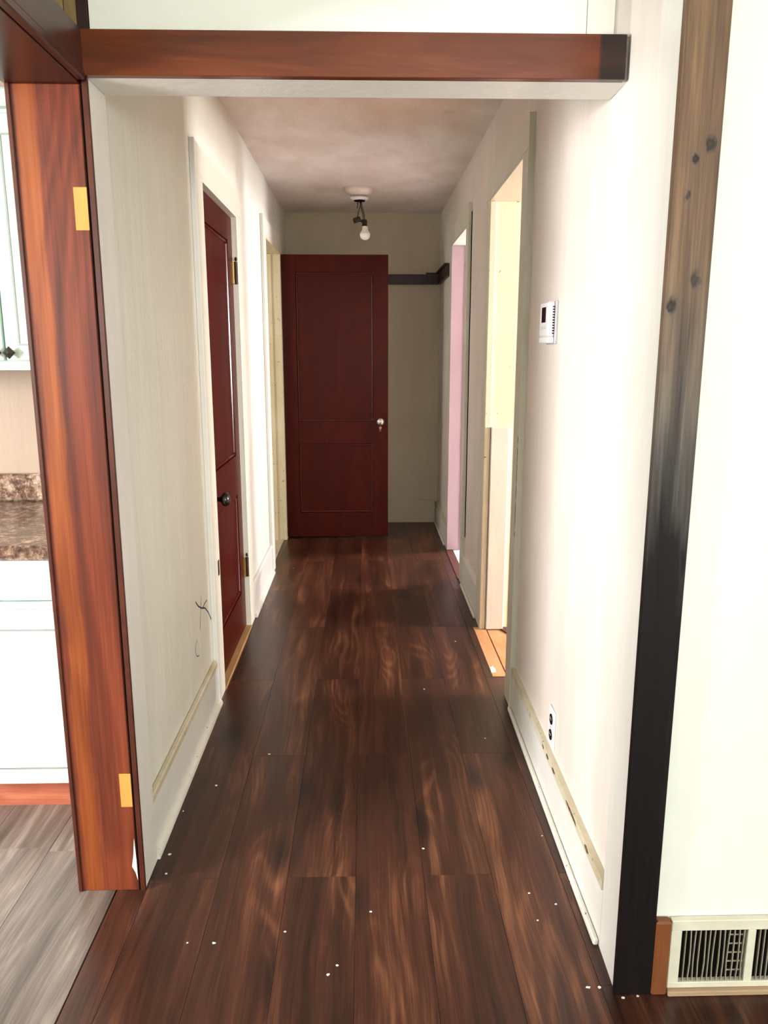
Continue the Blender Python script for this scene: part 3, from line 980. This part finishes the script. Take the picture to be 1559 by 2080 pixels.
# ------------------------------------------------------------------ hanging bulb
LX, LY = -0.030, 5.21
lamp = empty('ceiling_lamp', (LX, LY, HC))
tag(lamp, 'bare bulb hanging by black wires from a round ceiling mount', 'lamp')
L('mount', [(0.088, 0.0), (0.090, -0.012), (0.082, -0.030), (0.060, -0.042), (0.034, -0.050), (0.030, -0.060)], (LX, LY, HC - 0.0005), 'plaster', lamp, 'z', 32)
L('cover_plate', [(0.030, 0.004), (0.056, 0.0), (0.058, -0.006), (0.050, -0.016), (0.040, -0.018)], (LX + 0.003, LY, 2.327), 'plastic', lamp, 'z', 28)
L('cover_hole', [(0.038, 0.0), (0.036, -0.003)], (LX + 0.003, LY, 2.3085), 'dark', lamp, 'z', 24)
for pts in ([(LX + 0.006, LY, 2.306), (LX + 0.008, LY - 0.004, 2.28), (LX - 0.004, LY - 0.006, 2.24), (LX - 0.012, LY - 0.004, 2.205)],
            [(LX + 0.008, LY + 0.002, 2.306), (LX + 0.009, LY, 2.275), (LX + 0.020, LY - 0.004, 2.24), (LX + 0.028, LY - 0.004, 2.192)],
            [(LX + 0.012, LY, 2.306), (LX + 0.018, LY + 0.004, 2.27), (LX + 0.030, LY, 2.235), (LX + 0.036, LY, 2.192)],
            [(LX - 0.008, LY, 2.307), (LX - 0.009, LY - 0.002, 2.285), (LX - 0.011, LY, 2.262)]):
    bm = bmesh.new()
    tube(bm, pts, 0.0028)
    finish('wire', bm, 'wire', lamp, smooth=True)
bm = bmesh.new()
tube(bm, [(LX + 0.002, LY - 0.012, 2.196), (LX - 0.012, LY - 0.02, 2.190), (LX - 0.032, LY - 0.03, 2.182)], 0.0165, 14)
s2 = finish('empty_socket', bm, 'wire', lamp, smooth=False)
bm = bmesh.new()
tube(bm, [(LX + 0.002, LY - 0.004, 2.190), (LX + 0.024, LY - 0.002, 2.182)], 0.009, 10)
finish('socket_bridge', bm, 'wire', lamp)
L('socket', [(0.014, 0.0), (0.0155, -0.004), (0.0165, -0.040)], (LX + 0.034, LY, 2.193), 'wire', lamp, 'z', 18)
bu = L('bulb', [(0.033, -0.0), (0.0335, -0.008), (0.031, -0.020), (0.024, -0.031), (0.012, -0.0375), (0.002, -0.039)], (LX + 0.037, LY, 2.108), 'bulb', lamp, 'z', 28)
L('bulb_collar', [(0.0175, 0.0), (0.0185, -0.018), (0.024, -0.030), (0.033, -0.0445)], (LX + 0.037, LY, 2.1527), 'bulb_neck', bu, 'z', 28)

# ------------------------------------------------------------------ thermostat
ts = empty('thermostat', (XR(2.35), 2.35, 1.385))
tag(ts, 'white plastic wall thermostat with dark display on the right wall', 'thermostat')
xw = XR(2.35)
B('back_plate', xw - 0.009, xw - 0.0005, 2.290, 2.404, 1.383, 1.507, 'plastic_grey', ts, 0.002)
B('housing', xw - 0.030, xw - 0.0092, 2.294, 2.400, 1.405, 1.505, 'plastic', ts, 0.004)
B('lower_cover', xw - 0.0305, xw - 0.0092, 2.294, 2.400, 1.3855, 1.4045, 'plastic', ts, 0.003)
B('display', xw - 0.0308, xw - 0.0298, 2.322, 2.372, 1.446, 1.490, 'screen', ts)
for y in (2.322, 2.342, 2.362):
    B('button', xw - 0.0312, xw - 0.0298, y, y + 0.010, 1.426, 1.434, 'plastic_grey', ts, 0.0005)
for k in range(11):
    z = 1.412 + k * 0.0076
    B('vent_slot', xw - 0.0165, xw - 0.0105, 2.2934, 2.2945, z, z + 0.0036, 'dark', ts)

# ------------------------------------------------------------------ outlet
ot = empty('wall_outlet', (XR(2.115), 2.115, 0.19))
tag(ot, 'white wall outlet plate above the right baseboard', 'outlet')
xo = XR(2.115)
B('plate', xo - 0.006, xo - 0.0004, 2.080, 2.150, 0.192, 0.312, 'plastic', ot, 0.002)
for zc in (0.278, 0.228):
    f = L('receptacle', [(0.0165, 0.0), (0.016, -0.002)], (xo - 0.0061, 2.115, zc), 'dark', ot, 'x', 20)
    for dy in (-0.006, 0.006):
        B('slot', xo - 0.0089, xo - 0.0082, 2.115 + dy - 0.001, 2.115 + dy + 0.001, zc - 0.001, zc + 0.007, 'old_metal', f)
L('screw', [(0.0025, 0.0), (0.002, -0.001)], (xo - 0.0061, 2.115, 0.253), 'nickel', ot, 'x', 10)

# ------------------------------------------------------------------ heating register at lower right
vt = empty('heating_register', (0.82, 1.40, 0.012))
tag(vt, 'dirty cream metal heating register low on the right wall', 'register')
VX0, VX1, VZ0, VZ1, VY = 0.646, 1.00, 0.013, 0.180, 1.394
B('frame_top', VX0, VX1, VY, 1.4095, 0.155, VZ1, 'old_metal', vt, 0.0015)
B('frame_bottom', VX0, VX1, VY, 1.4095, VZ0, 0.027, 'old_metal', vt, 0.0015)
for x0, x1 in ((VX0, 0.669), (0.812, 0.829), (0.977, VX1)):
    B('frame_upright', x0, x1, VY + 0.0003, 1.4095, 0.0272, 0.1548, 'old_metal', vt, 0.001)
B('duct_back', 0.669, 0.977, 1.4075, 1.4097, 0.0272, 0.1548, 'dark', vt)
for x0, n in ((0.669, 13), (0.829, 13)):
    for k in range(n):
        xc = x0 + 0.0105 + k * 0.0105
        bm = bmesh.new()
        bow = 0.0022 * math.sin(k * 1.9) if x0 < 0.7 else 0.0
        zs = [0.0274, 0.07, 0.112, 0.1546]
        off = [0, bow, bow * 0.7, 0]
        ring = []
        for z, d in zip(zs, off):
            ring.append([bm.verts.new((xc + d + sx * 0.0007, yy, z)) for sx, yy in ((-1, 1.3965), (1, 1.3965), (1, 1.4015), (-1, 1.4015))])
        for a, b in zip(ring, ring[1:]):
            for q in range(4):
                bm.faces.new((a[q], a[(q + 1) % 4], b[(q + 1) % 4], b[q]))
        bm.faces.new(ring[0])
        bm.faces.new(ring[-1])
        finish('slat', bm, 'slat', vt)
for k in range(5):
    B('damper_bar', 0.775, 0.8115, 1.4055, 1.407, 0.045 + k * 0.022, 0.048 + k * 0.022, 'slat', vt)
S(B('trim_15', 0.6105, 0.6445, 1.388, 1.4095, 0, 0.181, 'brown_block', bevel=0.004), 'brown wooden base block beside the register', 'base block')
S(B('trim_16', 0.6455, 1.05, 1.384, 1.4095, 0, 0.0125, 'tan_strip', bevel=0.002), 'worn tan wood strip under the register', 'moulding')
S(B('baseboard_front_right', 1.0015, 3.59, 1.396, 1.4095, 0.013, 0.17, 'white', bevel=0.002), 'baseboard of the front room wall at the right', 'baseboard')

# ------------------------------------------------------------------ kitchen cabinets
KX1 = -0.748
for k, lab in enumerate(('white base cabinet under the counter, next to the red post', 'white base cabinet, second from the red post', 'white base cabinet, third from the red post')):
    x1 = (KX1 if k == 0 else -0.7925 - k * 0.60)
    x0 = -1.3915 - k * 0.60
    bc = empty('base_cabinet', ((x0 + x1) / 2, 2.3, 0))
    tag(bc, lab, 'cabinet', 'white kitchen base cabinets')
    B('body', x0, x1, 2.085, 2.689, 0.106, 0.8, 'cab_white', bc)
    B('toe_kick', x0, x1, 2.142, 2.16, 0, 0.1055, 'toe', bc)
    x1 = -0.80 - k * 0.60
    x0 = x1 - 0.585
    B('drawer', x0, x1, 2.064, 2.0845, 0.682, 0.795, 'cab_white', bc, 0.004)
    d = B('door', x0, x1, 2.066, 2.0845, 0.116, 0.645, 'cab_white', bc, 0.004)
    B('rail', x0, x1, 2.068, 2.0845, 0.652, 0.676, 'mint', bc, 0.003)
    for q in ((x0 + 0.060, x0 + 0.066, 0.170, 0.590), (x1 - 0.066, x1 - 0.060, 0.170, 0.590)):
        B('groove', q[0], q[1], 2.0645, 2.0665, q[2], q[3], 'groove_tone', d)
    for q in ((0.164, 0.1695), (0.5905, 0.596)):
        B('groove', x0 + 0.060, x1 - 0.060, 2.0645, 2.0665, q[0], q[1], 'groove_tone', d)
ct = empty('countertop', (-1.4, 2.35, 0.8))
tag(ct, 'brown speckled countertop with low backsplash', 'countertop')
B('slab', -2.6, KX1, 2.045, 2.70, 0.8, 0.842, 'granite', ct, 0.008)
B('backsplash', -2.6, KX1, 2.69, 2.721, 0.8425, 0.94, 'granite', ct, 0.006)

units = []
for x0, x1, lab in ((-1.482, KX1, 'distressed mint-white wall cabinet above the counter, next to the red post'),
                    (-2.285, -1.484, 'distressed mint-white wall cabinet farther left above the counter')):
    uc = empty('wall_cabinet', ((x0 + x1) / 2, 2.55, 1.306))
    tag(uc, lab, 'cabinet', 'mint-white kitchen wall cabinets')
    B('body', x0, x1, 2.402, 2.721, 1.306, 2.04, 'mint', uc)
    B('crown', x0, x1, 2.370, 2.721, 2.0405, 2.09, 'mint', uc, 0.008)
    units.append(uc)
for k in range(4):
    uc = units[k // 2]
    x0 = -1.079 - k * 0.40
    x1 = x0 + 0.322 if k == 0 else x0 + 0.395
    d = B('door', x0, x1, 2.382, 2.4015, 1.334, 2.025, 'mint', uc, 0.003)
    for q in ((x0 + 0.040, x0 + 0.0455, 1.385, 1.965), (x1 - 0.0455, x1 - 0.040, 1.385, 1.965)):
        B('groove', q[0], q[1], 2.3802, 2.3822, q[2], q[3], 'groove_tone', d)
    for q in ((1.379, 1.3845), (1.9655, 1.971)):
        B('groove', x0 + 0.040, x1 - 0.040, 2.3802, 2.3822, q[0], q[1], 'groove_tone', d)
    B('raised_panel', x0 + 0.062, x1 - 0.062, 2.3775, 2.3818, 1.402, 1.948, 'mint', d, 0.0018)
    kx = x0 + 0.018 if k % 2 == 0 else x1 - 0.018
    bm = bmesh.new()
    lathe(bm, [(0.008, 0.0), (0.006, -0.012), (0.018, -0.016), (0.019, -0.020), (0.002, -0.030)], (kx, 2.3818, 1.358), 'y', 4)
    finish('knob', bm, 'pewter', d)

# ------------------------------------------------------------------ pen scribbles on the left wall (flat ink strokes)


def stroke(pts, w=0.0028):
    bm = bmesh.new()
    x = XL + 0.0006
    prev = None
    for i, (y, z) in enumerate(pts):
        a = pts[max(i - 1, 0)]
        b = pts[min(i + 1, len(pts) - 1)]
        dy, dz = b[0] - a[0], b[1] - a[1]
        ln = math.hypot(dy, dz) or 1
        ny, nz = -dz / ln * w, dy / ln * w
        cur = [bm.verts.new((x - q, y + s * ny, z + s * nz)) for q in (0, 0.0008) for s in (-1, 1)]
        if prev:
            for p, q in ((0, 1), (1, 3), (3, 2), (2, 0)):
                bm.faces.new((prev[p], prev[q], cur[q], cur[p]))
        else:
            bm.faces.new((cur[0], cur[1], cur[3], cur[2]))
        prev = cur
    bm.faces.new((prev[0], prev[1], prev[3], prev[2]))
    o = finish('pen_stroke', bm, 'ink', wall_left)
    o['label'] = 'violet pen stroke on the cream wall'



stroke([(2.6615, 0.4962), (2.6399, 0.4402), (2.6181, 0.3829)], 0.0016)
stroke([(2.5726, 0.5036), (2.6069, 0.4774), (2.6518, 0.4547), (2.7164, 0.4325), (2.7717, 0.396), (2.8139, 0.3534)], 0.0030)
stroke([(2.7566, 0.4497), (2.7119, 0.4512), (2.6748, 0.443)], 0.0022)
stroke([(2.5647, 0.3663), (2.5379, 0.3549), (2.5357, 0.3284), (2.5513, 0.3091), (2.5824, 0.3018)], 0.0018)

# ------------------------------------------------------------------ paint flakes on the floor
flake_spots = [(-0.546, 1.892, 5), (-0.535, 1.812, 4), (-0.361, 1.563, 4), (-0.069, 1.489, 3), (-0.088, 1.463, 4), (0.009, 1.657, 3), (-0.197, 1.595, 3), (-0.335, 2.426, 4), (-0.482, 2.234, 4), (0.157, 1.9, 3), (0.502, 1.949, 2.5), (0.474, 1.672, 3), (0.416, 1.617, 2.5), (0.481, 1.414, 5), (0.506, 1.413, 4), (0.415, 1.713, 3), (0.549, 1.385, 4), (0.581, 1.388, 3), (-0.423, 1.565, 2.5), (0.238, 2.933, 4), (-0.463, 4.756, 3), (0.428, 3.46, 4), (-0.555, 2.096, 3), (0.426, 2.518, 2.5)]
FL_LABEL = {
    (-0.546, 1.892): 'white paint flake beside the left baseboard, farther one behind the red post',
    (-0.535, 1.812): 'white paint flake beside the left baseboard, closest behind the red post',
    (0.481, 1.414): 'white paint flake left of the weathered board foot, farther from the wall',
    (0.506, 1.413): 'white paint flake touching the white casing foot at the right corner',
    (0.549, 1.385): 'white paint flake directly in front of the weathered board foot',
    (0.581, 1.388): 'white paint flake in front of the weathered board, nearer the register',
    (-0.463, 4.756): 'white paint flake far down the hall near the far left doorway',
    (0.428, 3.46): 'white paint flake on the planks just outside the first right doorway',
}
rnd = random.Random(3)
for x, y, s in flake_spots:
    bm = bmesh.new()
    n = rnd.randint(4, 6)
    r = s * 0.0008
    a0 = rnd.random() * 6
    ps = [(x + r * (0.6 + 0.7 * rnd.random()) * math.cos(a0 + 6.283 * k / n) * 1.4, y + r * (0.6 + 0.7 * rnd.random()) * math.sin(a0 + 6.283 * k / n)) for k in range(n)]
    lo = [bm.verts.new((p[0], p[1], 0.0001)) for p in ps]
    hi = [bm.verts.new((p[0], p[1], 0.0014)) for p in ps]
    bm.faces.new(lo[::-1])
    bm.faces.new(hi)
    for k in range(n):
        bm.faces.new((lo[k], lo[(k + 1) % n], hi[(k + 1) % n], hi[k]))
    lab = FL_LABEL.get((x, y), 'tiny white paint flake out in the middle of the dark plank floor')
    tag(finish('paint_flake', bm, 'chip'), lab, 'paint flake', 'paint flakes scattered on the hallway floor')
# larger flake on the orange threshold
bm = bmesh.new()
x, y = 0.553, 3.13
ps = [(x - 0.012, y - 0.045), (x + 0.010, y - 0.040), (x + 0.012, y - 0.005), (x + 0.004, y + 0.03), (x - 0.004, y + 0.012), (x - 0.010, y + 0.022)]
lo = [bm.verts.new((p[0], p[1], 0.0023)) for p in ps]
hi = [bm.verts.new((p[0], p[1], 0.0036)) for p in ps]
bm.faces.new(lo[::-1])
bm.faces.new(hi)
for k in range(6):
    bm.faces.new((lo[k], lo[(k + 1) % 6], hi[(k + 1) % 6], hi[k]))
tag(finish('paint_flake', bm, 'chip'), 'larger white paint flake on the orange threshold strip', 'paint flake')
